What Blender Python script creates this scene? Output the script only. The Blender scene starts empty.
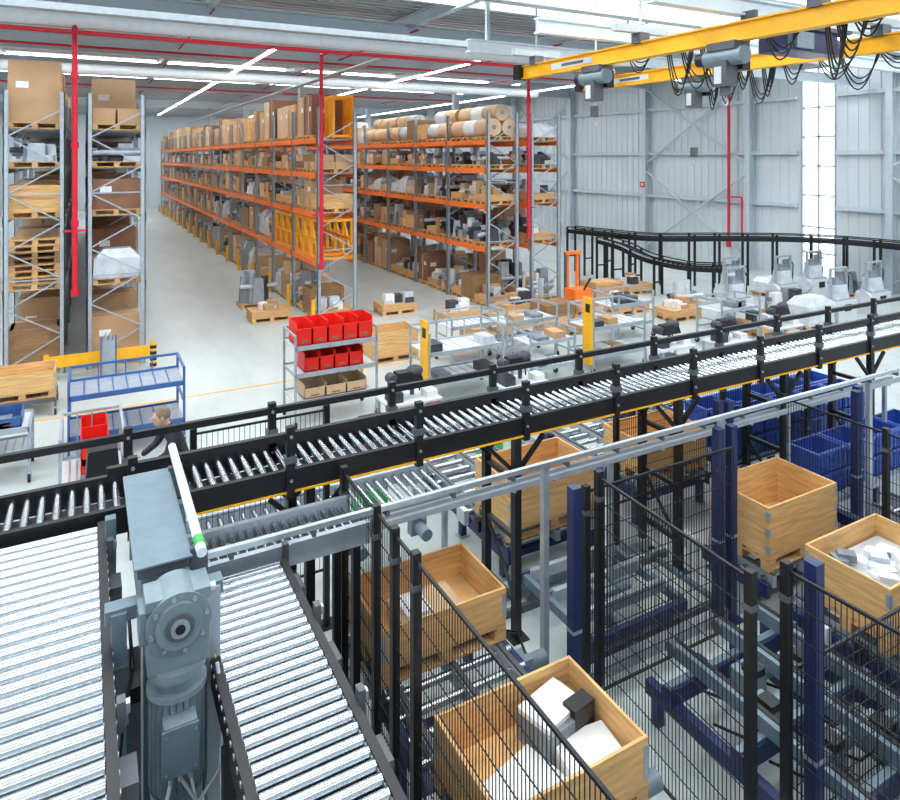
import bpy, math, random
from mathutils import Vector, Matrix
R=random.Random(7)
S=bpy.context.scene
S.view_settings.view_transform='Standard'
H=5.0
# ---------------- materials
MATS={}
def mat(name,c,rough=.5,metal=0,var=.12,scale=6,bump=0,emit=0,alpha=1):
    m=bpy.data.materials.new(name);m.use_nodes=True
    nt=m.node_tree;b=nt.nodes['Principled BSDF']
    b.inputs['Roughness'].default_value=rough;b.inputs['Metallic'].default_value=metal
    tc=nt.nodes.new('ShaderNodeTexCoord');n=nt.nodes.new('ShaderNodeTexNoise')
    n.inputs['Scale'].default_value=scale;n.inputs['Detail'].default_value=4
    nt.links.new(tc.outputs['Object'],n.inputs['Vector'])
    r=nt.nodes.new('ShaderNodeValToRGB')
    r.color_ramp.elements[0].position=.3;r.color_ramp.elements[1].position=.7
    r.color_ramp.elements[0].color=tuple(x*(1-var) for x in c)+(1,)
    r.color_ramp.elements[1].color=tuple(min(1,x*(1+var)) for x in c)+(1,)
    nt.links.new(n.outputs['Fac'],r.inputs['Fac']);nt.links.new(r.outputs['Color'],b.inputs['Base Color'])
    if bump:
        bp=nt.nodes.new('ShaderNodeBump');bp.inputs['Strength'].default_value=bump
        nt.links.new(n.outputs['Fac'],bp.inputs['Height']);nt.links.new(bp.outputs['Normal'],b.inputs['Normal'])
    if emit:
        b.inputs['Emission Color'].default_value=(.97,.99,1,1);b.inputs['Emission Strength'].default_value=emit
    MATS[name]=m
def wood(name,c):
    mat(name,c,.65,0,.2,3)
    nt=MATS[name].node_tree
    n=[x for x in nt.nodes if x.type=='TEX_NOISE'][0];tc=[x for x in nt.nodes if x.type=='TEX_COORD'][0]
    mp=nt.nodes.new('ShaderNodeMapping');mp.inputs['Scale'].default_value=(1,1,9)
    nt.links.new(tc.outputs['Object'],mp.inputs['Vector']);nt.links.new(mp.outputs['Vector'],n.inputs['Vector'])
mat('concrete',(.54,.60,.605),.28,0,.07,.35)
nt=MATS['concrete'].node_tree;b=nt.nodes['Principled BSDF'];ramp=[x for x in nt.nodes if x.type=='VALTORGB'][0];tc=[x for x in nt.nodes if x.type=='TEX_COORD'][0]
n2=nt.nodes.new('ShaderNodeTexNoise');n2.inputs['Scale'].default_value=1.3;n2.inputs['Detail'].default_value=10;n2.inputs['Roughness'].default_value=.65
mp=nt.nodes.new('ShaderNodeMapping');mp.inputs['Scale'].default_value=(1,.3,1);nt.links.new(tc.outputs['Object'],mp.inputs['Vector']);nt.links.new(mp.outputs['Vector'],n2.inputs['Vector'])
r2=nt.nodes.new('ShaderNodeValToRGB');r2.color_ramp.elements[0].position=.3;r2.color_ramp.elements[0].color=(.80,.81,.80,1);r2.color_ramp.elements[1].position=.62;r2.color_ramp.elements[1].color=(1,1,1,1)
nt.links.new(n2.outputs['Fac'],r2.inputs['Fac']);mx=nt.nodes.new('ShaderNodeMix');mx.data_type='RGBA';mx.blend_type='MULTIPLY';mx.inputs[0].default_value=1
nt.links.new(ramp.outputs['Color'],mx.inputs[6]);nt.links.new(r2.outputs['Color'],mx.inputs[7]);nt.links.new(mx.outputs[2],b.inputs['Base Color'])
mat('galv',(.40,.46,.52),.4,.35,.1,8)
mat('steel',(.48,.54,.59),.32,.7,.1,12)
mat('roller',(.50,.55,.59),.22,1,.06,20)
mat('greyblue',(.15,.22,.27),.45,.2,.1,9,.05)
mat('motorgrey',(.20,.27,.31),.42,.2,.1,14,.08)
mat('orange',(.95,.19,.02),.5,0,.08)
mat('red',(.60,.006,.03),.45,0,.06)
mat('redbin',(.80,.015,.010),.4,0,.06)
mat('yellow',(.92,.46,.01),.45,0,.06)
mat('yelloworange',(.92,.34,.01),.45,0,.08)
mat('navy',(.016,.028,.11),.4,.1,.15)
mat('black',(.008,.009,.012),.45,.1,.2)
mat('wire',(.010,.011,.014),.5,.2,.1)
mat('rubber',(.02,.02,.02),.7)
mat('white',(.64,.69,.71),.5,0,.04)
mat('paper',(.80,.82,.82),.7,0,.05,4,.2)
mat('wrap',(.58,.63,.68),.25,0,.15,5,.3)
mat('darkgoods',(.045,.05,.065),.5,0,.4,5,.2)
mat('midgoods',(.20,.24,.28),.5,0,.3,5,.2)
mat('blueplastic',(.025,.09,.42),.4,0,.1)
mat('bluetube',(.05,.13,.36),.4,.1,.1)
mat('green',(.05,.45,.10),.45,0,.1)
mat('limehose',(.35,.75,.10),.5)
mat('wall',(.56,.63,.67),.5,0,.04,.5)
mat('roof',(.42,.44,.45),.6,0,.08,1)
mat('beamgrey',(.48,.56,.61),.5,0,.06)
mat('duct',(.72,.80,.85),.45,0,.04)
mat('lamp',(1,1,1),.5,0,0,1,0,18)
mat('fill_glow',(1,1,1),.5,0,0,1,0,10)  # glow for the added overhead bands outside the view
mat('skylight_far_fill',(1,1,1),.5,0,0,1,0,9)
mat('daylight_glass',(.9,.95,1),.2,0,0,1,0,2.2)
mat('darkframe',(.09,.10,.115),.5)
mat('skin',(.62,.36,.25),.5,0,.05);mat('hair',(.20,.15,.11),.7,0,.3,30);mat('cloth',(.02,.022,.03),.8,0,.2,20,.2);mat('trousers',(.05,.06,.09),.8,0,.2,20,.2)
wood('wood',(.60,.35,.15));wood('woodlight',(.70,.42,.17));wood('wooddark',(.30,.17,.08))
mat('card',(.50,.31,.17),.75,0,.1,2);mat('cardlight',(.66,.46,.28),.75,0,.1,2);mat('carddark',(.25,.12,.07),.75,0,.15,2)
# ---------------- mesh builder
class M:
    def __init__(s): s.v=[];s.f=[];s.m=[];s.names=[];s.sm=[]
    def mi(s,n):
        if n not in s.names:s.names.append(n)
        return s.names.index(n)
    def poly(s,vs,fs,n,smooth=False):
        o=len(s.v);s.v+= [tuple(v) for v in vs];k=s.mi(n)
        for f in fs:
            s.f.append([o+i for i in f]);s.m.append(k);s.sm.append(smooth)
    def box(s,x0,y0,z0,x1,y1,z1,n,tx=0,ty=0):
        a=[(x0,y0,z0),(x1,y0,z0),(x1,y1,z0),(x0,y1,z0),(x0+tx,y0+ty,z1),(x1-tx,y0+ty,z1),(x1-tx,y1-ty,z1),(x0+tx,y1-ty,z1)]
        s.poly(a,[(3,2,1,0),(4,5,6,7),(0,1,5,4),(1,2,6,5),(2,3,7,6),(3,0,4,7)],n)
    def rbox(s,cx,cy,z0,lx,ly,h,ang,n):
        c,q=math.cos(ang),math.sin(ang);a=[]
        for z in(z0,z0+h):
            for ux,uy in((-1,-1),(1,-1),(1,1),(-1,1)):
                X,Y=ux*lx/2,uy*ly/2;a.append((cx+X*c-Y*q,cy+X*q+Y*c,z))
        s.poly(a,[(3,2,1,0),(4,5,6,7),(0,1,5,4),(1,2,6,5),(2,3,7,6),(3,0,4,7)],n)
    def beam(s,p,q,w,h,n):
        p=Vector(p);q=Vector(q);d=(q-p).normalized()
        up=Vector((0,0,1)) if abs(d.z)<.95 else Vector((0,1,0))
        a=d.cross(up).normalized();b=a.cross(d).normalized();a*=w/2;b*=h/2
        vs=[p-a-b,p+a-b,p+a+b,p-a+b,q-a-b,q+a-b,q+a+b,q-a+b]
        s.poly(vs,[(3,2,1,0),(4,5,6,7),(0,1,5,4),(1,2,6,5),(2,3,7,6),(3,0,4,7)],n)
    def cyl(s,p,q,r,n,k=10,r2=None,cap=True):
        p=Vector(p);q=Vector(q);d=(q-p).normalized();r2=r if r2 is None else r2
        up=Vector((0,0,1)) if abs(d.z)<.95 else Vector((0,1,0))
        a=d.cross(up).normalized();b=a.cross(d).normalized();vs=[]
        for c,rr in((p,r),(q,r2)):
            for i in range(k):
                t=2*math.pi*i/k;vs.append(c+a*(rr*math.cos(t))+b*(rr*math.sin(t)))
        s.poly(vs,[(i,(i+1)%k,k+(i+1)%k,k+i) for i in range(k)],n,True)
        if cap:
            s.poly(vs,[list(range(k))[::-1],[k+i for i in range(k)]],n)
    def ball(s,c,rx,ry,rz,n,k=12,h=8,z0=-1,z1=1):
        vs=[];fs=[]
        for j in range(h+1):
            t=math.asin(z0)+(math.asin(z1)-math.asin(z0))*j/h
            for i in range(k):
                a=2*math.pi*i/k;vs.append((c[0]+rx*math.cos(t)*math.cos(a),c[1]+ry*math.cos(t)*math.sin(a),c[2]+rz*math.sin(t)))
        for j in range(h):
            for i in range(k): fs.append((j*k+i,j*k+(i+1)%k,(j+1)*k+(i+1)%k,(j+1)*k+i))
        s.poly(vs,fs,n,True)
    def tube(s,pts,r,n,k=6):
        for i in range(len(pts)-1): s.cyl(pts[i],pts[i+1],r,n,k)
    def obj(s,name,parent=None,bevel=0):
        xs=[v[0] for v in s.v];ys=[v[1] for v in s.v];zs=[v[2] for v in s.v]
        o=((min(xs)+max(xs))/2,(min(ys)+max(ys))/2,min(zs))
        me=bpy.data.meshes.new(name);me.from_pydata([(v[0]-o[0],v[1]-o[1],v[2]-o[2]) for v in s.v],[],s.f)
        for n in s.names: me.materials.append(MATS[n])
        me.polygons.foreach_set('material_index',s.m);me.polygons.foreach_set('use_smooth',s.sm)
        me.update()
        ob=bpy.data.objects.new(name,me);ob.location=o;S.collection.objects.link(ob)
        if bevel:
            bv=ob.modifiers.new('bevel','BEVEL');bv.width=bevel;bv.segments=2;bv.limit_method='ANGLE'
        return ob
# ---------------- shell
XW=26.3;YB=72;ZR=9.6
m=M();m.box(-16,-8,-.2,XW+.3,YB+.3,0,'concrete');m.obj('floor')
m=M();m.box(-1,14.9,.0,9,14.96,.004,'yellow');m.box(16.6,15,.0,16.68,40,.004,'yellow');m.obj('floor_marking')
m=M();m.box(XW,-8,0,XW+.3,16.2,ZR,'wall');m.box(XW,17.7,0,XW+.3,YB,ZR,'wall');m.box(XW,16.2,8.7,XW+.3,17.7,ZR,'wall')
y=-7.8
while y<YB:
    if not(16.0<y<17.8): m.box(XW-.035,y,.0,XW,y+.16,ZR,'wall',0,.03)
    y+=.42
m.obj('wall_right')
m=M();m.box(-16,YB,0,XW,YB+.3,ZR,'wall')
x=-15.8
while x<XW: m.box(x,YB-.035,0,x+.16,YB,ZR,'wall');x+=.5
m.obj('wall_back')
m=M();m.box(-16.3,-8,0,-16,YB,ZR,'wall')
y=-7
while y<YB: m.box(-16,y,0,-15.96,y+.2,ZR,'wall');y+=.6
m.obj('wall_left')
m=M();m.box(-16,-3,ZR,XW+.3,YB,ZR+.2,'roof')
y=-3
while y<YB: m.box(-16,y,ZR-.12,XW,y+.16,ZR,'roof');y+=.36
m.obj('ceiling')
m=M()
m.box(XW+.12,16.2,0,XW+.16,17.7,8.7,'daylight_glass')
for z in [0,1.05,2.1,3.4,4.6,5.8,7.0,8.2,8.62]: m.box(XW-.02,16.2,z,XW+.12,17.7,z+.06,'galv')
for yy in(16.2,17.62): m.box(XW-.03,yy,0,XW+.12,yy+.08,8.7,'galv')
m.box(XW-.02,16.92,0,XW+.12,16.98,8.7,'galv')
m.obj('window_1')
m=M()
for z in(2.9,5.1,7.4): 
    m.box(XW-.22,-7,z,XW-.04,16.1,z+.16,'beamgrey');m.box(XW-.22,17.8,z,XW-.04,YB-.1,z+.16,'beamgrey')
ys=[2,8,14,20,26.3,32.5,38.5,44.5,50.5,56.5,62.5,68.5]
for yy in ys:
    m.box(XW-.42,yy-.12,0,XW-.36,yy+.12,ZR-.6,'beamgrey');m.box(XW-.36,yy-.03,0,XW-.1,yy+.03,ZR-.6,'beamgrey');m.box(XW-.14,yy-.12,0,XW-.08,yy+.12,ZR-.6,'beamgrey')
for a,b in((20,26.3),(32.5,38.5),(8,14)):
    for z in(.3,4.6):
        m.cyl((XW-.3,a,z),(XW-.3,b,z+4.0),.05,'beamgrey',6);m.cyl((XW-.3,b,z),(XW-.3,a,z+4.0),.05,'beamgrey',6)
m.obj('wall_steel_framing')
m=M();m.tube([(XW-.5,20.9,1.2),(XW-.5,20.9,8.8)],.06,'red',8);m.cyl((XW-.5,20.9,.9),(XW-.5,20.9,1.3),.12,'red',8)
m.tube([(XW-.5,20.9,3.2),(XW-.5,20.2,3.2),(XW-.5,20.2,1.4)],.04,'red',6)
m.obj('fire_standpipe')
m=M();m.box(XW-.46,26.2,3.4,XW-.43,26.5,3.7,'red');m.box(XW-.465,26.28,3.48,XW-.46,26.42,3.62,'white');m.obj('fire_safety_sign')
# roof steel
m=M()
def ibeam(m,p,q,w,h,n):
    p=Vector(p);q=Vector(q);u=Vector((0,0,h/2))
    m.beam(p-u,q-u,w,.04,n);m.beam(p+u,q+u,w,.04,n);m.beam(p,q,.03,h,n)
for yy in [7,13,19.2,26,32.5,39,45.5,52,58.5,65]:
    ibeam(m,(-16,yy,8.85),(XW-.3,yy,8.85),.34,.55,'beamgrey')
for xx in [-9,-3,3,9,15,21]:
    ibeam(m,(xx,-2,9.25),(xx,YB-1,9.25),.2,.35,'beamgrey')
for yy in [3,10,16.2,22.6,29.2,35.8,42.2,48.8,55.2,61.8]:
    m.box(-16,yy-.08,9.15,XW-.2,yy+.08,9.4,'beamgrey')
for xx in(-3.2,9.4,18.0):
    for yy in(32.5,45.5,58.5):
        m.box(xx-.16,yy-.16,0,xx+.16,yy+.16,8.45,'beamgrey')
m.obj('roof_steelwork')
m=M();m.cyl((-15.5,19.0,8.4),(14,19.0,8.4),.2,'duct',20)
x=-15
while x<14: m.cyl((x,19.0,8.4),(x+.05,19.0,8.4),.22,'duct',20);x+=3
m.cyl((-15.5,30.5,8.5),(22,30.5,8.5),.22,'duct',12)
m.obj('ventilation_duct')
m=M()
for yy in(-1,3.4,8.2,11.2,15): m.box(-14,yy,9.38,XW-1,yy+.9,9.46,'fill_glow')  # unseen glowing bands, added above the near area to brighten it
m.obj('roof_glow_band')
m=M()
for yy in(21.5,27.5,34,41,48,54,60,66): m.box(-12,yy,9.38,XW-3,yy+1.0,9.46,'skylight_far_fill')  # a real skylight band among extra glowing ones added to light the far aisle
m.obj('roof_glow_band')
def striplight(p,q):
    m=M();p=Vector(p);q=Vector(q)
    m.beam(p,q,.14,.06,'white');m.beam(p-Vector((0,0,.05)),q-Vector((0,0,.05)),.1,.04,'lamp')
    n=int((q-p).length/4)
    for i in range(n+1):
        c=p.lerp(q,i/max(1,n));m.cyl(c,(c.x,c.y,9.2),.012,'steel',4)
    m.obj('strip_light')
for xx,y0,y1 in((5.5,22,62),(12.9,21.5,62),(21.5,24,62),(-6,22,62)): striplight((xx,y0,8.6),(xx,y1,8.6))
striplight((10.5,12.2,8.6),(15,12.2,8.6));striplight((17,12.2,8.6),(23,12.2,8.6));striplight((17.5,20.4,8.3),(23,20.4,8.3))
m=M()
m.cyl((-15,18.5,8.0),(20,18.5,8.0),.055,'red',8)
for xx in(-8,3,9,14.5,19):
    m.cyl((xx,18.6,8.9),(xx,68,8.9),.03,'red',6)
m.cyl((-15,25,8.6),(22,25,8.6),.045,'red',6);m.cyl((-15,38,8.6),(22,38,8.6),.04,'red',6)
for xx,yy,z0 in((-.2,17.75,1.8),(6.12,19.2,1.7),(13.1,18.6,2.3)):
    m.cyl((xx,yy,z0),(xx,yy,8.0),.06,'red',8)
    for z in(z0,3.4,5.2,6.8): m.cyl((xx,yy,z),(xx,yy,z+.14),.085,'red',8)
    m.cyl((xx,yy,8.0),(xx,18.5,8.0),.05,'red',8)
    m.beam((xx-.25,yy,3.3),(xx+.25,yy,3.3),.05,.05,'red')
m.obj('sprinkler_pipework')
m=M()
m.box(-15,16.9,8.2,20,17.2,8.26,'galv');m.box(-15,16.9,8.26,20,16.93,8.36,'galv');m.box(-15,17.17,8.26,20,17.2,8.36,'galv')
m.box(8.3,20,8.15,8.6,66,8.2,'galv')
m.obj('cable_tray')
# ---------------- pallets & goods
def pallet(m,x0,y0,x1,y1,z,n='wood'):
    for i in range(3):
        yy=y0+(y1-y0-.1)*i/2;m.box(x0,yy,z,x1,yy+.1,z+.022,n)
        for j in range(3):
            xx=x0+(x1-x0-.12)*j/2;m.box(xx,yy,z+.022,xx+.12,yy+.1,z+.1,n)
    for j in range(3):
        xx=x0+(x1-x0-.1)*j/2;m.box(xx,y0,z+.1,xx+.1,y1,z+.122,n)
    k=5
    for i in range(k):
        yy=y0+(y1-y0-.12)*i/(k-1);m.box(x0,yy,z+.122,x1,yy+.12,z+.144,n)
def goods(m,x0,y0,x1,y1,z,hmax,kind=None):
    kind=kind or R.choices(['carton','cartons','wrap','dark','crate','pallets','tubes','low','parts','empty'],[20,22,9,12,12,5,4,10,10,3])[0]
    if kind=='empty': return
    pallet(m,x0,y0,x1,y1,z,R.choice(['wood','woodlight','wood']));z+=.145;hmax-=.145
    c=R.choice(['card','cardlight','cardlight','card','carddark'])
    j=lambda a=.06:R.uniform(0,a)
    if kind in('carton','tall'):
        h=hmax*(R.uniform(.65,.98) if kind=='carton' else 1);a,b_,c_,d_=x0+j(),y0+j(),x1-j(),y1-j()
        m.box(a,b_,z,c_,d_,z+h,c)
        yy=(b_+d_)/2;m.box(a-.003,yy-.03,z,c_+.003,yy+.03,z+h+.002,'cardlight')
        m.box(a-.005,b_+.08,z+h*.6,a,b_+.25,z+h*.6+.14,'paper');m.box(a+.15,b_-.004,z+h*.55,a+.4,b_,z+h*.55+.15,'paper')
    elif kind=='cartons':
        nz=R.choice([1,2,2,3]);hh=hmax*.92/3
        for a in range(nz):
            for b in range(2):
                for d in range(2):
                    if a==nz-1 and R.random()<.25: continue
                    X=x0+(x1-x0)/2*b;Y=y0+(y1-y0)/2*d
                    m.box(X+.01,Y+.01,z+a*hh,X+(x1-x0)/2-j(.05),Y+(y1-y0)/2-j(.05),z+(a+1)*hh-.008,R.choice([c,c,'cardlight','card']))
    elif kind=='wrap':
        h=hmax*R.uniform(.5,.85);m.box(x0,y0,z,x1,y1,z+h*.7,'wrap',.03,.03);m.box(x0+.03,y0+.03,z+h*.7,x1-.03,y1-.03,z+h,'wrap',.2,.15)
    elif kind in('dark','parts','grey'):
        cs={'dark':['darkgoods','midgoods','darkgoods','wrap'],'parts':['paper','wrap','midgoods','cardlight','steel','darkgoods'],'grey':['midgoods','wrap','galv','midgoods','darkgoods']}[kind]
        for i in range(11):
            X=R.uniform(x0,x1-.4);Y=R.uniform(y0,y1-.3);h=R.uniform(.2,.8)*hmax
            if R.random()<.3: m.cyl((X+.15,Y+.15,z),(X+.15,Y+.15,z+h),.13,R.choice(cs),10)
            elif R.random()<.3: m.cyl((x0,Y+.1,z+.1+h*.4),(x1,Y+.1,z+.1+h*.4),.07,R.choice(cs),8)
            else: m.box(X,Y,z,X+.38,Y+.28,z+h,R.choice(cs),.03,.03)
    elif kind=='crate':
        h=hmax*R.uniform(.4,.8);w=R.choice(['wood','woodlight','wooddark']);m.box(x0+.02,y0+.02,z,x1-.02,y1-.02,z+h,w)
        for q in(0,.5,.85):
            m.box(x0,y0,z+h*q,x1,y1,z+h*q+.07,w)
        for X in(x0,x1-.08):
            m.box(X-.015,y0-.015,z,X+.095,y1+.015,z+h,w)
    elif kind=='pallets':
        k=int(hmax/.16)-1
        for i in range(max(1,k)): pallet(m,x0+j(.04),y0+j(.04),x1-j(.04),y1-j(.04),z+i*.146,R.choice(['wood','woodlight','wooddark']))
    elif kind=='tubes':
        for a in range(3):
            for b in range(3-a):
                X=(y0+.15+b*.26+a*.13);m.cyl((x0,X,z+.13+a*.23),(x1,X,z+.13+a*.23),.125,R.choice(['cardlight','midgoods','wrap']),10)
    elif kind=='rolls':
        cc=R.choice(['wrap','paper','paper','cardlight'])
        for b in range(2):
            m.cyl((x0+.3+b*.6,y0,z+.3),(x0+.3+b*.6,y1,z+.3),.29,cc,16);m.cyl((x0+.3+b*.6,y0-.01,z+.3),(x0+.3+b*.6,y0,z+.3),.08,'midgoods',12)
        m.cyl((x0+.6,y0,z+.8),(x0+.6,y1,z+.8),.28,cc,16);m.cyl((x0+.6,y0-.01,z+.8),(x0+.6,y0,z+.8),.08,'midgoods',12)
    elif kind=='low':
        m.box(x0,y0,z,x1,y1,z+.2,'wood');
        for i in range(5):
            X=R.uniform(x0+.02,x1-.35);Y=R.uniform(y0+.02,y1-.3);m.box(X,Y,z+.2,X+.3,Y+.28,z+.2+R.uniform(.05,.35),R.choice(['wrap','darkgoods','paper','card']))
def yellowframe(m,x0,y0,x1,y1,z,h):
    for X in(x0,x1):
        for i in range(4):
            Y=y0+(y1-y0)*i/3;m.beam((X,Y,z),(X,Y,z+h),.09,.09,'yelloworange')
        for q in(.05,.5,.97): m.beam((X,y0,z+h*q),(X,y1,z+h*q),.08,.08,'yelloworange')
        for i in range(3): m.beam((X,y0+(y1-y0)*i/3,z),(X,y0+(y1-y0)*(i+1)/3,z+h),.06,.06,'yellow')
    for i in range(4):
        Y=y0+(y1-y0)*i/3
        for q in(.05,.97): m.beam((x0,Y,z+h*q),(x1,Y,z+h*q),.08,.08,'yelloworange')
def rack(x0,x1,y0,nb,levels,bc,top=6.5,bay=2.75,guard=False,special=None,tops=('carton','tall','tall','cartons','crate'),tall=(1.2,1.6),yf=False):
    m=M()
    for i in range(nb+1):
        y=y0+i*bay
        for x in(x0,x1):
            s=1 if x==x0 else -1
            m.box(min(x,x+s*.02),y,0,max(x,x+s*.02),y+.1,top,'galv')
            m.box(min(x,x+s*.1),y,0,max(x,x+s*.1),y+.02,top,'galv');m.box(min(x,x+s*.1),y+.08,0,max(x,x+s*.1),y+.1,top,'galv')
            m.box(x-.03 if s>0 else x-.13,y-.03,0,x+.13 if s>0 else x+.03,y+.13,.02,'galv')
        z=.25;k=0
        while z<top-.7:
            a,b=(x0+.05,x1-.05) if k%2==0 else(x1-.05,x0+.05)
            m.beam((a,y+.05,z),(b,y+.05,z+.65),.035,.03,'galv')
            if k%3==0:m.beam((x0+.05,y+.05,z),(x1-.05,y+.05,z),.035,.03,'galv')
            z+=.65;k+=1
        if guard: m.cyl((x0-.12,y+.05,0),(x0-.12,y+.05,.75),.06,'yellow',8)
    for i in range(nb):
        y=y0+i*bay
        for z in levels:
            for x in(x0+.01,x1-.01):
                m.box(x-.028,y+.1,z-.14,x+.028,y+bay,z+.02,bc)
                m.box(x-.035,y+.1,z-.2,x+.035,y+.14,z+.05,bc)
            for q in(.3,.7,1.1,1.5,1.9,2.3): m.box(x0+.06,y+q,z-.03,x1-.06,y+q+.05,z-.005,'galv')
    m.obj('pallet_rack')
    g=M();lv=[0.0]+levels
    for i in range(nb):
        for li,z in enumerate(lv):
            hm=(lv[li+1]-z-.2) if li+1<len(lv) else R.uniform(*tall)
            for k in range(3):
                Y=y0+i*bay+.16+k*.86
                kind=None
                if special and (i,li) in special:
                    sp=special[(i,li)]
                    if isinstance(sp,(list,tuple)): sp=sp[k]
                    if sp=='skip': continue
                    kind=sp
                elif li==len(lv)-1: kind=R.choice(tops)
                o=R.uniform(.02,.08)
                goods(g,x0+.04+o,Y,x1-.08,Y+.8,z+.001,min(hm,1.75) if li==len(lv)-1 else min(hm,1.45),kind)
    if yf:
        yellowframe(g,x0+.1,y0+.2,x1-.1,y0+2.6,levels[0]+.005,1.25)
        yellowframe(g,x0+.1,y0+3.0,x1-.1,y0+5.3,levels[0]+.005,1.2)
        yellowframe(g,x0+.55,y0+.2,x1-.1,y0+.9,levels[-1]+.03,1.3)
    g.obj('palletised_goods')
LV=[1.85,3.3,4.5,5.55]
rack(6.1,7.35,19.5,17,LV,'orange',guard=True,yf=True,special={(0,0):('low','crate','parts'),(0,1):'skip',(1,1):'skip',(0,2):('crate','carton','cartons'),(0,4):('skip','tall','tall'),(0,3):'cartons',(1,4):'tall',(1,2):'low',(1,3):('parts','cartons','low'),(2,2):('dark','low','cartons')})
rack(11.6,12.85,18.8,17,[2.0,3.4,4.6,5.55],'orange',tops=('rolls','wrap','rolls','carton','crate','rolls','cartons'),tall=(1.0,1.3),special={(0,4):('rolls','rolls','rolls'),(1,4):('rolls','rolls','crate'),(2,4):('crate','rolls','rolls'),(3,4):'rolls',(0,3):'dark',(1,3):'parts',(0,2):('low','parts','low'),(1,2):('dark','dark','parts'),(0,1):('dark','dark','parts'),(1,1):('dark','low','dark'),(0,0):('low','crate','low'),(1,0):('parts','low','carton'),(2,0):'low'})
rack(13.35,14.6,18.8,17,[2.0,3.4,4.6,5.55],'orange',tops=('carton','low','dark','crate','wrap'),tall=(.5,.8),special={(0,0):('parts','low','dark'),(0,1):('low','dark','carton'),(0,2):('low','parts','parts')})
rack(-1.6,-.4,17.9,12,[1.95,3.6,4.75,5.65],'galv',tall=(1.5,1.9),special={(0,4):'tall',(0,3):('grey','dark','grey'),(0,2):('crate','cartons','carton'),(0,1):('pallets','cartons','carton'),(0,0):('crate','carton','tall')})
rack(.05,1.3,17.9,12,[1.95,3.6,4.75,5.65],'galv',tall=(.8,1.4),special={(0,4):('cartons','cartons','tall'),(0,3):('grey','dark','wrap'),(0,2):('carton','crate','wrap'),(0,1):('wrap','cartons','carton'),(0,0):('carton','crate','carton')})
# ---------------- roller conveyors
def rollers_x(m,xs,xe,y0,y1,z,r,pitch,n='roller'):
    x=xs
    while x<xe: m.cyl((x,y0,z-r),(x,y1,z-r),r,n,12);x+=pitch
def rollers_y(m,ys,ye,x0,x1,z,r,pitch,n='roller'):
    y=ys
    while y<ye: m.cyl((x0,y,z-r),(x1,y,z-r),r,n,24);y+=pitch
m=M();ZC=2.25
rollers_x(m,-2.4,13.5,5.86,6.42,ZC,.03,.105)
for y in(5.8,6.42):
    m.box(-2.5,y,ZC-.17,13.6,y+.05,ZC+.03,'black')
m.box(.5,5.785,ZC-.165,13.6,5.8,ZC-.15,'yellow')
for y,s in((5.8,-1),(6.45,1)):
    x=1.57-1.24*3
    m.box(.15 if s<0 else -2.5,y-.02,2.55,13.6,y+.03,2.61,'black')
    while x<13.5:
        if s>0 or x>.2:
            m.box(x-.035,y-.03,ZC-.2,x+.035,y+.03,2.66,'black');m.box(x-.05,y-.04,ZC+.1,x+.05,y+.04,ZC+.16,'darkframe')
            m.cyl((x,y-.045,2.58),(x,y-.03,2.58),.014,'steel',8);m.cyl((x,y-.045,2.2),(x,y-.03,2.2),.014,'steel',8)
        x+=1.24
x=-2
while x<13.5: m.box(x,5.83,ZC-.16,x+.06,6.44,ZC-.11,'black');x+=.62
m.box(-2.5,6.0,ZC-.15,13.6,6.25,ZC-.10,'black')
for lx in(1.75,3.95,6.3,8.3,10.3,12.6,-1.5):
    for y in(5.83,6.42):
        m.box(lx-.04,y-.04,0,lx+.04,y+.04,ZC-.17,'black');m.box(lx-.1,y-.1,0,lx+.1,y+.1,.015,'black')
        m.beam((lx-.35,y,ZC-.2),(lx,y,ZC-.55),.04,.04,'black');m.beam((lx+.35,y,ZC-.2),(lx,y,ZC-.55),.04,.04,'black')
    for z in(.35,1.0,1.6): m.box(lx-.025,5.83,z,lx+.025,6.42,z+.05,'black')
    m.beam((lx,5.85,.38),(lx,6.4,1.0),.03,.03,'black')
m.obj('elevated_roller_conveyor')
def lane(name,x0,x1,y0,y1,z,r,p):
    m=M();rollers_y(m,y0+.05,y1,x0,x1,z,r,p)
    for x in(x0-.055,x1+.005):
        m.box(x,y0,z-.18,x+.05,y1,z-.02,'black')
        m.box(x,y0,z-.02,x+.05,y1,z,'black')
        y=y0+.1
        while y<y1: m.cyl((x-.006,y,z-r),(x+.056,y,z-r),.016,'steel',8);y+=p
    m.box(x0,y0,z-.14,x1,y1,z-.12,'black')
    y=y0+.4
    while y<y1:
        m.box(x0,y,z-.19,x1,y+.05,z-.14,'black');m.box(x1+.06,y,z-.28,x1+.14,y+.18,z-.12,'darkframe')
        m.box(x1+.06,y+.3,z-.1,x1+.1,y+.36,z+.05,'darkframe');m.box(x1+.1,y+.31,z-.02,x1+.12,y+.35,z+.03,'steel')
        y+=.8
    y=y0+.6
    while y<y1:
        for x in(x0-.04,x1+.03): m.box(x-.035,y,0,x+.035,y+.07,z-.17,'black')
        for zz in(.5,1.3): m.box(x0,y+.01,zz,x1,y+.05,zz+.05,'black')
        y+=1.9
    m.obj(name)
lane('roller_conveyor',-1.05,.08,1.4,5.72,2.25,.042,.105)
lane('roller_conveyor',.72,1.27,1.2,5.0,2.0,.033,.085)
m=M()
rollers_x(m,.75,2.0,5.2,5.6,1.98,.022,.07)
m.box(.7,5.14,1.85,2.05,5.19,2.02,'galv');m.box(.7,5.61,1.85,2.05,5.66,2.02,'galv')
m.box(.7,5.2,1.86,2.05,5.6,1.88,'darkframe')
for x in(.8,1.9):
    for y in(5.16,5.63): m.box(x,y-.03,0,x+.06,y+.03,1.85,'black')
m.obj('transfer_conveyor')
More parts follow.
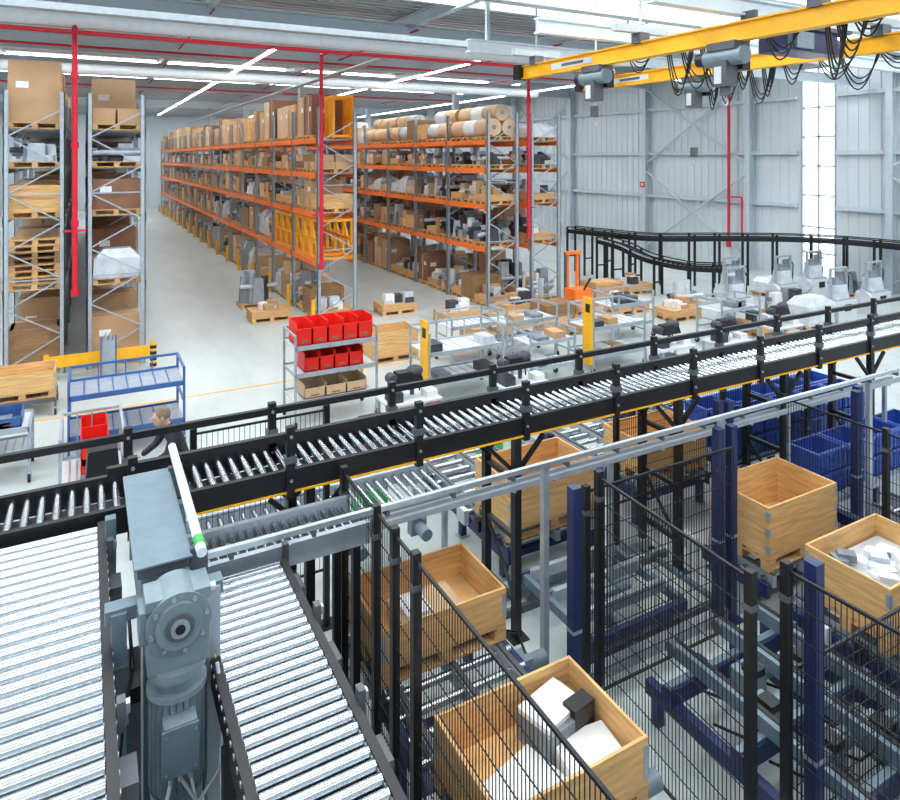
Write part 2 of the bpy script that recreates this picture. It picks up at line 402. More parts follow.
# conveyor drive tower
m=M()
m.box(.27,4.3,2.54,.55,5.56,2.60,'darkframe');m.box(.29,4.34,2.2,.53,5.5,2.56,'motorgrey')
m.box(.25,4.28,2.60,.57,5.58,2.615,'greyblue')
m.box(.30,4.3,0,.52,4.5,2.3,'greyblue')
m.box(.13,4.22,0,.21,4.32,2.42,'greyblue');m.box(.64,4.22,0,.72,4.32,2.42,'galv')
m.box(.13,5.4,0,.2,5.48,2.4,'greyblue');m.box(.6,5.4,0,.67,5.48,2.4,'greyblue')
m.box(.1,4.24,2.36,.74,4.34,2.44,'greyblue')
m.cyl((.61,4.2,2.66),(.61,5.75,2.70),.03,'duct',14)
m.cyl((.61,4.35,2.67),(.61,4.27,2.665),.033,'green',14)
for y in(4.3,5.5): m.box(.56,y,2.4,.66,y+.05,2.64,'darkframe')
for z in(.6,1.2,1.8): m.box(.12,4.2,z,.22,4.215,z+.1,'steel')
m.obj('conveyor_drive_tower',bevel=.004)
m=M();cx,cy=.46,4.1;dz=.15
def C(a,b,r,n,k=24,r2=None): m.cyl((a[0],a[1],a[2]+dz),(b[0],b[1],b[2]+dz),r,n,k,r2)
def Bx(x0,y0,z0,x1,y1,z1,n,tx=0,ty=0): m.box(x0,y0,z0+dz,x1,y1,z1+dz,n,tx,ty)
C((cx,3.98,2.27),(cx,4.22,2.27),.17,'motorgrey',28)
C((cx,3.955,2.27),(cx,3.98,2.27),.125,'motorgrey',28)
C((cx,3.94,2.27),(cx,3.956,2.27),.075,'darkframe')
C((cx,3.93,2.27),(cx,3.945,2.27),.05,'steel')
C((cx,3.925,2.27),(cx,3.935,2.27),.026,'black')
for i in range(8):
    t=i*math.pi/4+.2;C((cx+.145*math.cos(t),3.965,2.27+.145*math.sin(t)),(cx+.145*math.cos(t),3.985,2.27+.145*math.sin(t)),.013,'steel',6)
Bx(cx-.16,3.99,2.02,cx+.16,4.2,2.3,'motorgrey');Bx(cx-.17,4.0,2.36,cx+.17,4.2,2.42,'motorgrey')
Bx(cx-.2,4.02,2.18,cx-.16,4.18,2.36,'motorgrey');C((cx+.17,4.1,2.35),(cx+.21,4.1,2.35),.03,'steel',10)
C((cx,4.09,2.02),(cx,4.09,1.97),.155,'motorgrey');C((cx,4.09,1.97),(cx,4.09,1.90),.12,'motorgrey')
C((cx,4.09,1.90),(cx,4.09,1.87),.16,'motorgrey');C((cx,4.09,1.87),(cx,4.09,1.32),.125,'motorgrey')
for i in range(24):
    t=i*math.pi/12;c,s_=math.cos(t),math.sin(t)
    m.beam((cx+.135*c,4.09+.135*s_,1.86+dz),(cx+.135*c,4.09+.135*s_,1.35+dz),.03,.008,'motorgrey')
Bx(cx-.09,3.87,1.52,cx+.08,3.98,1.8,'motorgrey');Bx(cx-.1,3.862,1.53,cx+.09,3.872,1.79,'greyblue')
for a in(-.08,.07):
    for z in(1.56,1.76): C((cx+a,3.856,z),(cx+a,3.862,z),.008,'steel',6)
C((cx,4.09,1.32),(cx,4.09,1.15),.14,'motorgrey',24,.13);C((cx,4.09,1.15),(cx,4.09,1.11),.09,'darkframe',16)
for k in range(3): C((cx-.05+k*.05,3.92,1.55),(cx-.05+k*.05,3.92,1.46),.014,'steel',8)
m.tube([(cx-.05,3.92,1.62),(cx-.1,3.88,1.45),(cx-.02,3.85,1.3),(cx+.15,3.88,1.2),(cx+.24,3.95,1.4),(cx+.25,4.0,1.75),(cx+.22,4.1,2.05)],.011,'white',8)
m.tube([(cx,3.92,1.62),(cx+.08,3.86,1.5),(cx+.2,3.9,1.6),(cx+.24,4.0,1.9)],.010,'steel',8)
m.tube([(cx+.05,3.92,1.62),(cx+.1,3.84,1.35),(cx+.22,3.86,1.25),(cx+.27,3.95,1.5),(cx+.25,4.2,1.6)],.009,'white',8)
m.box(cx-.03,4.18,1.3,cx+.06,4.31,2.5,'greyblue')
m.obj('gear_motor',bevel=.004)
m=M()
m.tube([(.16,4.15,.8),(.15,4.12,1.5),(.19,4.14,1.9),(.24,4.2,2.1),(.23,4.5,2.3)],.01,'black',8)
m.tube([(.60,4.36,2.5),(.64,4.3,2.2),(.7,4.2,1.95),(.7,4.5,1.9),(.7,5.4,1.9)],.008,'limehose',8)
m.tube([(.12,4.0,.8),(.1,4.0,1.6),(.14,4.2,2.05)],.009,'white',8)
m.tube([(.11,5.6,2.2),(.12,5.2,2.1),(.12,4.6,2.12),(.11,4.2,2.05),(.13,3.6,2.08),(.14,2.6,2.05)],.012,'black',8)
m.obj('cable_hose_bundle')
m=M()
for y in(2.2,3.1,4.7):
    m.box(.16,y,.9,.62,y+.5,1.5,'darkframe');m.box(.2,y+.05,1.5,.58,y+.45,1.6,'black');m.box(.2,y+.05,0,.3,y+.15,.9,'black');m.box(.5,y+.3,0,.6,y+.4,.9,'black')
m.box(.16,1.4,.55,.6,5.6,.62,'black')
m.obj('control_cabinet')
# ---------------- wire mesh fences
def fence(p,q,z0,z1,posts,pitch=.036,pm='black',pw=.06):
    m=M();p=Vector(p);q=Vector(q);L=(q-p).length;d=(q-p)/L;n=int(L/pitch)
    for i in range(n+1):
        c=p+d*(i*L/n);m.beam((c.x,c.y,z0),(c.x,c.y,z1),.005,.005,'wire')
    z=z0
    while z<=z1+.001:
        m.beam((p.x,p.y,z),(q.x,q.y,z),.006,.006,'wire');z+=(z1-z0)/10
    m.beam((p.x,p.y,z1),(q.x,q.y,z1),.02,.02,'wire');m.beam((p.x,p.y,z0),(q.x,q.y,z0),.02,.02,'wire')
    for t in posts:
        c=p+d*t
        m.box(c.x-pw/2,c.y-pw/2,0,c.x+pw/2,c.y+pw/2,z1+.06,pm);m.box(c.x-.09,c.y-.09,0,c.x+.09,c.y+.09,.012,pm)
        for z in(z0+.2,z1-.2): m.box(c.x-.036,c.y-.036,z,c.x+.036,c.y+.036,z+.04,'darkframe')
    m.obj('wire_mesh_fence')
fence((2.02,5.72),(2.02,1.3),.15,2.2,[.03,.78,1.14,1.5,3.6])
fence((3.95,4.55),(3.88,2.95),.15,2.2,[.0,1.58])
fence((3.95,4.72),(5.9,4.72),.15,2.0,[.0])
fence((4.18,2.92),(4.25,1.2),.15,2.2,[.0])
fence((4.3,2.92),(7.6,2.92),.15,1.5,[1.7,3.2])
fence((7.9,5.6),(7.9,2.6),.15,1.9,[.03,1.3,2.8])
fence((.9,6.95),(2.3,6.95),.6,2.3,[.03,1.37],.05)
fence((5.9,6.5),(9.9,6.5),.6,1.9,[.03,2,3.9])
m=M()
for x,y,zt in((3.72,4.6,2.15),(4.36,2.84,2.25),(5.95,4.95,2.1),(6.15,4.95,2.1),(6.75,5.62,2.05),(6.95,5.64,2.0),(8.9,5.2,2.0),(8.7,5.1,2.0)):
    m.box(x-.045,y-.045,0,x+.045,y+.045,zt,'navy');m.box(x-.1,y-.1,0,x+.1,y+.1,.015,'navy')
    m.box(x-.048,y-.048,.9,x+.048,y+.048,.93,'steel')
m.obj('gantry_posts')
m=M()
m.box(.75,4.92,2.2,11.5,4.96,2.24,'steel');m.box(.75,5.04,2.13,11.5,5.07,2.17,'galv')
x=.9
while x<11.4: m.box(x,4.92,2.15,x+.03,5.07,2.19,'darkframe');x+=.6
for x in(2.05,3.7,6.05,8.8,11.2): m.box(x-.03,4.97,0,x+.03,5.03,2.2,'galv')
m.obj('cable_duct_rail')
m=M()
m.box(1.0,5.5,1.72,10.5,5.54,1.77,'galv');m.box(1.0,5.62,1.72,10.5,5.65,1.76,'galv')
x=1.2
while x<10.4: m.box(x,5.5,1.7,x+.03,5.65,1.72,'steel');x+=.5
for x in(1.3,5.0,8.0,10.2): m.box(x-.025,5.55,0,x+.025,5.6,1.72,'galv')
m.obj('cable_tray')
# ---------------- pallet collar boxes
def collarbox(x0,y0,x1,y1,zb,zt,fill=None,nk=None):
    m=M();pallet(m,x0,y0,x1,y1,zb,'wood');z=zb+.145;t=.022
    m.box(x0+t,y0+t,z,x1-t,y1-t,z+.012,'woodlight')
    k=nk or max(1,round((zt-z)/.2));hh=(zt-z)/k
    for i in range(k):
        a=z+i*hh+.002;b=z+(i+1)*hh-.002
        m.box(x0,y0,a,x1,y0+t,b,'woodlight');m.box(x0,y1-t,a,x1,y1,b,'woodlight')
        m.box(x0,y0+t,a,x0+t,y1-t,b,'woodlight');m.box(x1-t,y0+t,a,x1,y1-t,b,'woodlight')
        for X in(x0,x1):
            for Y in(y0,y1):
                sx=1 if X==x0 else -1;sy=1 if Y==y0 else -1
                m.box(min(X-sx*.003,X+sx*.04),min(Y-sy*.003,Y),a+.05,max(X-sx*.003,X+sx*.04),max(Y-sy*.003,Y),b-.05,'galv')
                m.box(min(X-sx*.003,X),min(Y-sy*.003,Y+sy*.04),a+.05,max(X-sx*.003,X),max(Y-sy*.003,Y+sy*.04),b-.05,'galv')
    z+=.013
    if fill=='papers':
        m.rbox(x0+.38,y0+.3,z,.55,.42,.06,.25,'paper');m.rbox(x0+.9,y0+.26,z,.42,.38,.12,-.12,'paper')
        m.rbox(x0+.84,y0+.58,z,.44,.32,.2,.15,'midgoods');m.rbox(x0+.82,y0+.6,z+.2,.4,.28,.035,.25,'paper');m.rbox(x0+.99,y0+.5,z+.02,.2,.12,.24,.15,'black')
        m.rbox(x0+.3,y0+.25,z+.06,.3,.25,.04,.7,'paper')
    if fill=='many':
        for i in range(30):
            X=R.uniform(x0+.2,x1-.2);Y=R.uniform(y0+.16,y1-.16);m.rbox(X,Y,z+R.uniform(.1,.3),.16,.11,.07,R.uniform(0,3),R.choice(['paper','paper','wrap','midgoods','white']))
        m.box(x0+.05,y0+.05,z,x1-.05,y1-.05,z+.24,'wrap')
    if fill=='some':
        m.box(x0+.3,y0+.2,z,x1-.3,y1-.2,z+.12,'cardlight');m.box(x0+.35,y0+.25,z+.12,x1-.6,y1-.25,z+.16,'paper')
    m.obj('wooden_collar_crate')
collarbox(2.09,3.26,3.25,4.08,.73,1.2,'papers',1)
collarbox(2.09,5.0,3.28,5.8,.73,1.19,'some',1)
collarbox(6.5,4.75,7.72,5.53,.5,1.2)
collarbox(6.22,3.35,7.42,4.15,.6,1.2,'many')
collarbox(4.35,6.55,5.65,7.35,.5,1.2)
collarbox(6.6,6.7,7.8,7.5,.6,1.15)
def chainlane(x0,x1,y0,y1,z=.6,fr='navy'):
    m=M()
    for x in(x0+.08,(x0+x1)/2,x1-.14):
        m.box(x,y0,z-.16,x+.06,y1,z-.03,'galv');m.box(x+.01,y0,z-.03,x+.05,y1,z,'darkframe')
    for x in(x0-.02,x1-.02): m.box(x,y0,z-.25,x+.06,y1,z-.1,fr)
    y=y0+.1
    while y<y1-.05:
        m.cyl((x0,y,z-.09),(x1,y,z-.09),.035,'roller',10);y+=.22
    y=y0+.15
    while y<y1:
        m.box(x0,y,z-.3,x1+.04,y+.08,z-.22,fr)
        for x in(x0,x1-.02): m.box(x,y,0,x+.08,y+.08,z-.24,fr);m.box(x-.03,y-.03,0,x+.11,y+.11,.015,'galv')
        y+=1.0
    y=y0+.6
    while y<y1:
        m.cyl((x1+.05,y,z-.2),(x1+.3,y,z-.2),.07,'motorgrey',12);m.box(x1+.04,y-.08,z-.3,x1+.12,y+.08,z-.1,'motorgrey')
        m.box(x0-.1,y-.05,z-.12,x0-.03,y+.05,z+.02,'black');m.box(x0-.1,y+.3,z-.2,x0-.03,y+.5,z-.02,'white')
        m.tube([(x1+.1,y,z-.1),(x1+.15,y+.2,z-.05),(x1+.1,y+.5,z-.2)],.012,'black',6)
        y+=1.35
    m.obj('pallet_conveyor')
chainlane(2.12,3.32,1.6,5.85,.72)
chainlane(4.35,5.7,6.55,9.2,.5)
chainlane(6.45,7.7,4.72,5.58,.5)
chainlane(6.55,7.8,6.65,9.0,.6)
chainlane(6.2,7.44,1.6,4.3)
chainlane(8.2,9.4,2.5,5.0)
chainlane(8.4,9.6,6.8,9.2)
m=M()
rollers_x(m,.6,4.0,7.4,8.2,.8,.03,.13);m.box(.5,7.33,.66,4.1,7.4,.84,'galv');m.box(.5,8.2,.66,4.1,8.27,.84,'galv')
for x in(.6,2.2,3.9):
    for y in(7.35,8.22): m.box(x,y,0,x+.06,y+.06,.66,'galv')
for x in(1.0,2.6,3.4): m.box(x,7.22,.5,x+.2,7.33,.8,'motorgrey');m.cyl((x+.1,7.0,.6),(x+.1,7.25,.6),.07,'motorgrey',12)
m.obj('floor_roller_conveyor')
# transfer unit in the middle
m=M()
for y in(2.1,2.75,3.4,4.1): 
    m.box(4.35,y,.34,6.05,y+.1,.48,'navy');m.box(4.35,y+.02,.48,6.05,y+.08,.5,'greyblue')
for x in(4.4,5.0,5.5,5.95): m.box(x,1.8,.22,x+.08,4.45,.34,'navy')
for x in(4.65,5.25,5.75):
    m.box(x,1.9,.5,x+.05,4.4,.62,'greyblue');m.box(x+.05,1.9,.57,x+.09,4.4,.63,'black')
    for y in(1.92,4.38): m.cyl((x-.02,y,.57),(x+.09,y,.57),.06,'darkframe',14)
for x,y in((4.85,3.05),(5.45,3.7),(4.8,2.4),(5.4,2.2),(4.95,3.8),(5.35,2.95),(4.75,3.5)):
    m.box(x,y,.36,x+.22,y+.2,.56,'motorgrey');m.cyl((x+.22,y+.11,.46),(x+.4,y+.11,.46),.07,'motorgrey',14);m.box(x+.05,y-.02,.56,x+.18,y+.12,.62,'black')
    m.tube([(x,y,.5),(x-.1,y+.1,.35),(x-.12,y+.4,.25)],.012,'black',6)
for x in(4.4,5.95):
    for y in(1.9,3.1,4.3): m.box(x,y,0,x+.08,y+.08,.22,'navy')
m.box(4.75,2.95,.1,5.9,3.0,.16,'steel')
m.obj('chain_transfer_unit')
m=M()
for y in(4.95,6.35):
    m.box(3.5,y,.0,6.4,y+.09,.12,'galv');
for y in(6.1,5.15): m.box(3.5,y,.0,6.4,y+.05,.08,'darkframe')
for x in(3.7,4.9,6.2): m.box(x,5.0,.0,x+.06,6.3,.05,'greyblue')
m.box(4.3,5.05,.22,5.6,5.11,.32,'navy');m.box(4.3,6.2,.22,5.6,6.26,.32,'navy');m.box(4.3,5.11,.24,4.36,6.2,.34,'greyblue');m.box(5.54,5.11,.24,5.6,6.2,.34,'greyblue')
for x,y in((4.4,5.2),(5.4,5.2),(4.4,6.15),(5.4,6.15)): m.cyl((x,y-.03,.12),(x,y+.03,.12),.1,'darkframe',14)
for y in(5.3,5.7,6.1): m.box(4.36,y,.3,5.54,y+.06,.42,'galv')
m.box(4.7,5.38,.26,4.92,5.58,.46,'motorgrey');m.cyl((4.92,5.48,.38),(5.15,5.48,.38),.07,'motorgrey',12)
m.box(5.1,5.8,.3,5.3,6.0,.5,'darkframe')
m.obj('shuttle_carriage')
m=M()
m.beam((4.5,1.5,.75),(9,1.5,.75),.12,.14,'navy');m.beam((4.5,2.3,.9),(8.2,2.3,.9),.1,.12,'navy')
m.beam((7.62,2.3,.65),(7.62,4.6,.65),.1,.12,'navy');m.beam((8.05,2.3,.65),(8.05,6.3,.65),.1,.12,'navy')
for x,y in((4.5,1.5),(9,1.5),(4.55,2.3),(8.2,2.3),(7.62,4.5),(8.05,4.4),(8.05,6.2)): m.box(x-.05,y-.05,0,x+.05,y+.05,.7,'navy')
m.obj('guide_frame')
m=M()
for i,x in enumerate((8.3,8.95,9.6,10.25,10.9)):
    for j,y in enumerate((5.35,6.6,7.1)):
        if j==0 and x>10.5: continue
        z=.6
        for k in range(2):
            m.box(x,y,z,x+.6,y+.03,z+.28,'blueplastic');m.box(x,y+.41,z,x+.6,y+.44,z+.28,'blueplastic')
            m.box(x,y+.03,z,x+.03,y+.41,z+.28,'blueplastic');m.box(x+.57,y+.03,z,x+.6,y+.41,z+.28,'blueplastic')
            m.box(x,y,z,x+.6,y+.44,z+.02,'blueplastic')
            for q in range(6): m.box(x+.03+q*.1,y-.012,z+.02,x+.045+q*.1,y,z+.24,'blueplastic')
            m.box(x-.015,y-.015,z+.24,x+.615,y,z+.28,'blueplastic');m.box(x-.015,y,z+.24,x,y+.44,z+.28,'blueplastic')
            z+=.285
for x in(8.25,9.6,11.4):
    for y in(5.35,7.4): m.box(x,y,0,x+.06,y+.06,.55,'navy')
m.box(8.25,5.25,.53,11.6,5.85,.595,'galv');m.box(8.25,6.55,.53,11.6,7.6,.595,'galv')
m.obj('blue_plastic_crates')
# ---------------- trolleys
def wheel(m,x,y,r=.07):
    m.cyl((x-.02,y,r),(x+.02,y,r),r,'rubber',14);m.box(x-.035,y-.03,r,x+.035,y+.03,2*r+.02,'steel')
def trolley(name,cx,cy,lx,ly,hs,fm,h,sign=False,shelf='white',load=False):
    m=M();x0,x1,y0,y1=cx-lx/2,cx+lx/2,cy-ly/2,cy+ly/2
    for x in(x0,x1):
        for y in(y0,y1): m.box(x-.02,y-.02,.15,x+.02,y+.02,h,fm);wheel(m,x,y)
        m.box(x-.018,y0,h-.04,x+.018,y1,h,fm);m.box(x-.018,y0,h*.55,x+.018,y1,h*.55+.03,fm)
    for z in hs:
        m.box(x0,y0,z,x1,y1,z+.025,shelf)
        for y in(y0,y1):m.box(x0,y-.02,z-.02,x1,y+.02,z+.06,fm)
        for i in range(1,8): m.box(x0+lx*i/8-.01,y0,z+.025,x0+lx*i/8+.01,y1,z+.035,fm)
    m.box(x0,y1-.018,h-.04,x1,y1+.018,h,fm)
    for i in range(1,4):
        x=x0+lx*i/4;m.box(x-.01,y1-.01,hs[-1],x+.01,y1+.01,h,fm)
    if load:
        for z in hs:
            for i in range(2):
                X=R.uniform(x0+.05,x1-.4);m.box(X,y0+.1,z+.036,X+.3,y0+.5,z+.036+R.uniform(.05,.2),R.choice(['midgoods','paper','card','darkgoods','wrap']))
    if sign:
        m.box(x0-.06,y0-.02,.2,x0-.03,y0+.3,h+.25,'yellow');m.box(x0-.065,y0+.05,h-.1,x0-.03,y0+.2,h+.1,'black')
    return m.obj(name)
def bins(x,y,z,nx,ny,c,w=.3,d=.4,h=.22,nz=1):
    m=M()
    for i in range(nx):
      for j in range(ny):
        for l in range(nz):
            X=x+i*(w+.012);Y=y+j*(d+.012);t=.012;Z=z+l*(h+.01)
            m.box(X,Y,Z,X+w,Y+d,Z+t,c)
            m.box(X,Y,Z,X+w,Y+t,Z+h*.75,c);m.box(X,Y+d-t,Z,X+w,Y+d,Z+h,c);m.box(X,Y,Z,X+t,Y+d,Z+h,c);m.box(X+w-t,Y,Z,X+w,Y+d,Z+h,c)
            m.box(X+.03,Y+.03,Z+t,X+w-.03,Y+d*.7,Z+h*.35,'darkgoods')
            m.box(X-.004,Y-.01,Z+h*.68,X+w+.004,Y,Z+h*.75,c);m.box(X+w*.3,Y-.006,Z+.04,X+w*.7,Y,Z+h*.25,'carddark')
    m.obj('small_parts_bins')
trolley('shelf_trolley',4.2,12.6,1.6,.8,[.45,.95,1.45],'galv',1.72)
bins(3.45,12.3,1.49,5,1,'redbin',.29,.55,.42);bins(3.6,12.3,.99,4,1,'redbin',.28,.5,.34);bins(3.6,12.3,.49,3,1,'cardlight',.4,.5,.25)
trolley('shelf_trolley',6.95,12.5,1.75,.9,[.4,1.0],'galv',1.45,True,load=True)
trolley('shelf_trolley',11.1,12.5,1.6,.9,[.35,1.0],'galv',1.5,True,load=True)
trolley('shelf_trolley',9.7,14.0,1.5,.8,[.4,.95],'galv',1.3,load=True)
trolley('shelf_trolley',13.2,14.2,1.5,.8,[.4,.95],'galv',1.3,load=True)
trolley('shelf_trolley',8.3,14.4,1.3,.8,[.4,.9],'galv',1.2)
trolley('shelf_trolley',9.0,12.2,1.2,.7,[.4,.95],'galv',1.2,load=True)
trolley('shelf_trolley',15.3,12.4,1.5,.8,[.4,.95],'galv',1.25,load=True)
trolley('blue_frame_trolley',.65,13.0,1.75,.95,[.4,1.05],'bluetube',1.35,shelf='galv')
bins(-.05,10.95,.35,1,2,'redbin',.36,.5,.3,2)
trolley('shelf_trolley',.1,11.4,.8,1.1,[.3,],'galv',1.05)
trolley('tote_trolley',-1.2,12.6,.9,.8,[.4,.8],'galv',.85,shelf='white',load=True)
bins(-1.55,12.3,.84,2,1,'bluetube',.34,.5,.2)
trolley('crate_dolly',-1.05,15.6,1.1,.9,[.28],'darkframe',.3)
collarbox(-1.6,15.2,-.5,16,.33,.85,'some')
collarbox(6.1,15.1,7.3,15.9,.0,.75,'some')
def floorload(x,y,kind,h=.9,dx=1.2):
    m=M();goods(m,x,y,x+dx,y+.8,.0,h,kind);m.obj('loaded_pallet')
for x,y,k,h in((9.2,15.6,'low',.9),(10.6,16.2,'cartons',.9),(12.2,16.4,'crate',.7),(14.8,16.0,'low',.9),(15.0,17.4,'crate',1.),(9.4,17.6,'low',.8),(8.2,19.5,'low',.8),(4.4,20.5,'low',.8),(15.6,14.6,'low',.8),(-3.2,15.5,'carton',.8),(4.5,22.6,'grey',1.6),(11.2,14.9,'cartons',.8),(17.2,18.2,'low',.7),(11.6,17.6,'low',.8)):
    floorload(x,y,k,h)
m=M()
m.box(-.75,17.35,.3,1.35,17.42,.55,'yellow')
for i in range(4): m.box(1.36,17.33,.05+i*.14,1.5,17.44,.05+i*.14+.07,'black')
m.box(1.38,17.34,0,1.48,17.43,.65,'yellow');m.box(-.8,17.34,0,-.7,17.43,.6,'yellow');m.box(.3,17.34,0,.4,17.43,.55,'yellow')
m.obj('rack_guard_rail')
m=M();
for i in range(8): m.box(.35+i*.03,16.9-i*.01,.031,.38+i*.03,17.2,.9+.05*(i%3),'galv')
m.box(.3,16.85,0,.65,17.25,.03,'bluetube');m.beam((.32,16.88,0),(.32,16.88,1.0),.03,.03,'bluetube');m.beam((.62,16.88,0),(.62,16.88,1.0),.03,.03,'bluetube')
m.obj('panel_cart')
def station(x,y,red=False):
    m=M()
    m.box(x-.5,y-.3,.8,x+.5,y+.3,.84,'white')
    for a in(-.46,.46):
        for b in(-.26,.26): m.box(x+a-.02,y+b-.02,0,x+a+.02,y+b+.02,.8,'galv')
        m.box(x+a-.015,y-.26,.3,x+a+.015,y+.26,.33,'galv')
    m.box(x-.48,y-.26,.25,x+.48,y+.26,.28,'galv')
    m.box(x-.3,y-.1,.28,x+.2,y+.2,.6,'midgoods')
    m.cyl((x+.1,y+.1,.84),(x+.1,y+.1,1.15),.04,'darkframe',10)
    m.box(x-.3,y-.14,1.1,x+.22,y+.14,1.3,'black',.05,.04);m.ball((x+.1,y,1.28),.16,.13,.1,'darkgoods',16,8)
    m.cyl((x-.33,y-.1,1.2),(x-.33,y+.1,1.2),.09,'darkgoods',14)
    m.box(x-.42,y-.2,.84,x-.2,y+.1,1.0,'darkgoods');m.box(x+.25,y-.2,.84,x+.45,y+.05,.95,'paper')
    if red: m.box(x+.2,y-.31,.5,x+.45,y-.27,.78,'redbin')
    m.tube([(x+.1,y+.1,1.1),(x+.25,y+.15,1.0),(x+.3,y+.2,.84)],.015,'rubber',6)
    m.obj('packing_station')
for x,y,r in((4.95,10.6,True),(7.1,10.4,False),(11.4,10.8,False),(12.9,10.5,True),(15.2,10.8,False)): station(x,y,r)
m=M();m.box(3.75,9.8,0,4.35,10.3,.6,'redbin',.03,.03);m.box(3.8,9.85,.6,4.3,10.25,.8,'redbin');m.box(3.85,9.9,.8,4.25,10.2,.84,'black');m.obj('red_cabinet')
m=M();m.box(3.3,8.5,0,3.65,9.0,.7,'green');m.box(3.28,8.48,.7,3.67,9.02,.74,'green');m.cyl((3.4,8.46,.1),(3.4,8.5,.1),.06,'rubber',10);m.obj('green_waste_bin')
m=M();m.box(5.8,9.7,0,6.3,10.1,.65,'green');m.box(5.78,9.68,.65,6.32,10.12,.7,'white');m.box(5.85,9.69,.1,6.25,9.7,.6,'darkframe');m.obj('green_cabinet')
for x,y in((4.2,9.25),(6.6,9.4),(1.9,9.0),(8.4,9.6)):
    m=M();m.box(x,y,.55,x+1.1,y+.5,.62,'white');m.box(x+.05,y+.05,0,x+1.05,y+.45,.08,'galv')
    for yy in(y+.08,y+.4): m.beam((x+.1,yy,.08),(x+1.0,yy,.55),.04,.05,'galv');m.beam((x+1.0,yy,.08),(x+.1,yy,.55),.04,.05,'galv')
    m.obj('lift_table')
# ---------------- worker
def worker(x,y,ang):
    e=bpy.data.objects.new('warehouse_worker',None);S.collection.objects.link(e)
    def skin(name,verts,edges,rad,mt,sub=2):
        me=bpy.data.meshes.new(name);me.from_pydata(verts,edges,[]);me.materials.append(MATS[mt])
        o=bpy.data.objects.new(name,me);S.collection.objects.link(o);o.parent=e
        sk=o.modifiers.new('skin','SKIN');sk.use_smooth_shade=True
        for i,r in enumerate(rad):
            r=r if isinstance(r,tuple) else(r,r);me.skin_vertices[0].data[i].radius=r
        me.skin_vertices[0].data[0].use_root=True
        s=o.modifiers.new('sub','SUBSURF');s.levels=sub;s.render_levels=sub
        return o
    V=[(0,0,.95),(.03,0,1.1),(.10,0,1.28),(.17,0,1.42),(.21,0,1.5),
       (.15,.17,1.41),(.26,.23,1.18),(.46,.17,1.08),(.15,-.17,1.41),(.27,-.22,1.18),(.48,-.14,1.10)]
    E=[(0,1),(1,2),(2,3),(3,4),(3,5),(5,6),(6,7),(3,8),(8,9),(9,10)]
    skin('jacket',V,E,[(.15,.12),(.14,.11),(.16,.12),(.13,.10),.055,.07,.05,.038,.07,.05,.038],'cloth')
    V=[(0,0,.97),(0,.09,.88),(.04,.11,.5),(-.02,.11,.1),(0,-.09,.88),(-.02,-.12,.5),(-.1,-.12,.1)]
    skin('trousers',V,[(0,1),(1,2),(2,3),(0,4),(4,5),(5,6)],[(.14,.12),.095,.062,.05,.095,.062,.05],'trousers')
    for n,(a,b) in(('shoe_left',(-.02,.11)),('shoe_right',(-.1,-.12))):
        skin(n,[(a-.05,b,.05),(a+.07,b,.045),(a+.17,b,.035)],[(0,1),(1,2)],[.045,.045,.033],'black')
    for n,(a,b,c),s in(('hand_left',(.46,.17,1.08),-1),('hand_right',(.48,-.14,1.10),1)):
        vs=[(a,b,c),(a+.05,b,c-.01),(a+.09,b,c-.015)];ed=[(0,1),(1,2)];rd=[.026,(.034,.018),(.036,.016)]
        for k,(o,l) in enumerate(((-.027,.07),(-.009,.08),(.009,.075),(.027,.06))):
            i=len(vs);vs+=[(a+.1,b+o,c-.018),(a+.1+l*.5,b+o,c-.025),(a+.1+l,b+o,c-.05)];ed+=[(2,i),(i,i+1),(i+1,i+2)];rd+=[.009,.009,.007]
        i=len(vs);vs+=[(a+.05,b+s*.04,c-.01),(a+.085,b+s*.055,c-.03)];ed+=[(1,i),(i,i+1)];rd+=[.011,.009]
        skin(n,vs,ed,rd,'skin',1)
    m=M();hx,hz=.28,1.6
    m.cyl((.2,0,1.47),(.26,0,1.56),.055,'skin',12)
    m.ball((hx,0,hz),.098,.078,.118,'skin',20,14)
    m.ball((hx+.02,0,hz-.05),.075,.06,.07,'skin',16,10)
    m.ball((hx-.02,0,hz+.025),.105,.088,.115,'hair',20,10,-.35,1)
    m.cyl((hx+.085,0,hz+.01),(hx+.12,0,hz-.02),.012,'skin',8,.018)
    for s in(-1,1):
        m.ball((hx+.085,s*.03,hz+.012),.013,.014,.009,'white',8,6);m.ball((hx+.095,s*.03,hz+.012),.006,.006,.006,'black',8,6)
        m.ball((hx,s*.08,hz-.005),.022,.012,.034,'skin',8,6)
    m.box(hx+.085,-.022,hz-.062,hx+.097,.022,hz-.055,'red')
    h=m.obj('head');h.parent=e
    e.location=(x,y,0);e.rotation_euler=(0,0,ang)
worker(1.15,9.6,math.radians(190))
m=M()
m.box(-.05,9.2,.9,.55,9.75,.96,'darkframe')
for a in(-.03,.49):
    for b in(9.22,9.69): m.box(a,b,0,a+.04,b+.04,.9,'darkframe')
m.box(.0,9.25,.96,.4,9.7,1.4,'black',.04,.04);m.box(.42,9.35,.96,.5,9.6,1.05,'paper')
m.obj('work_table')
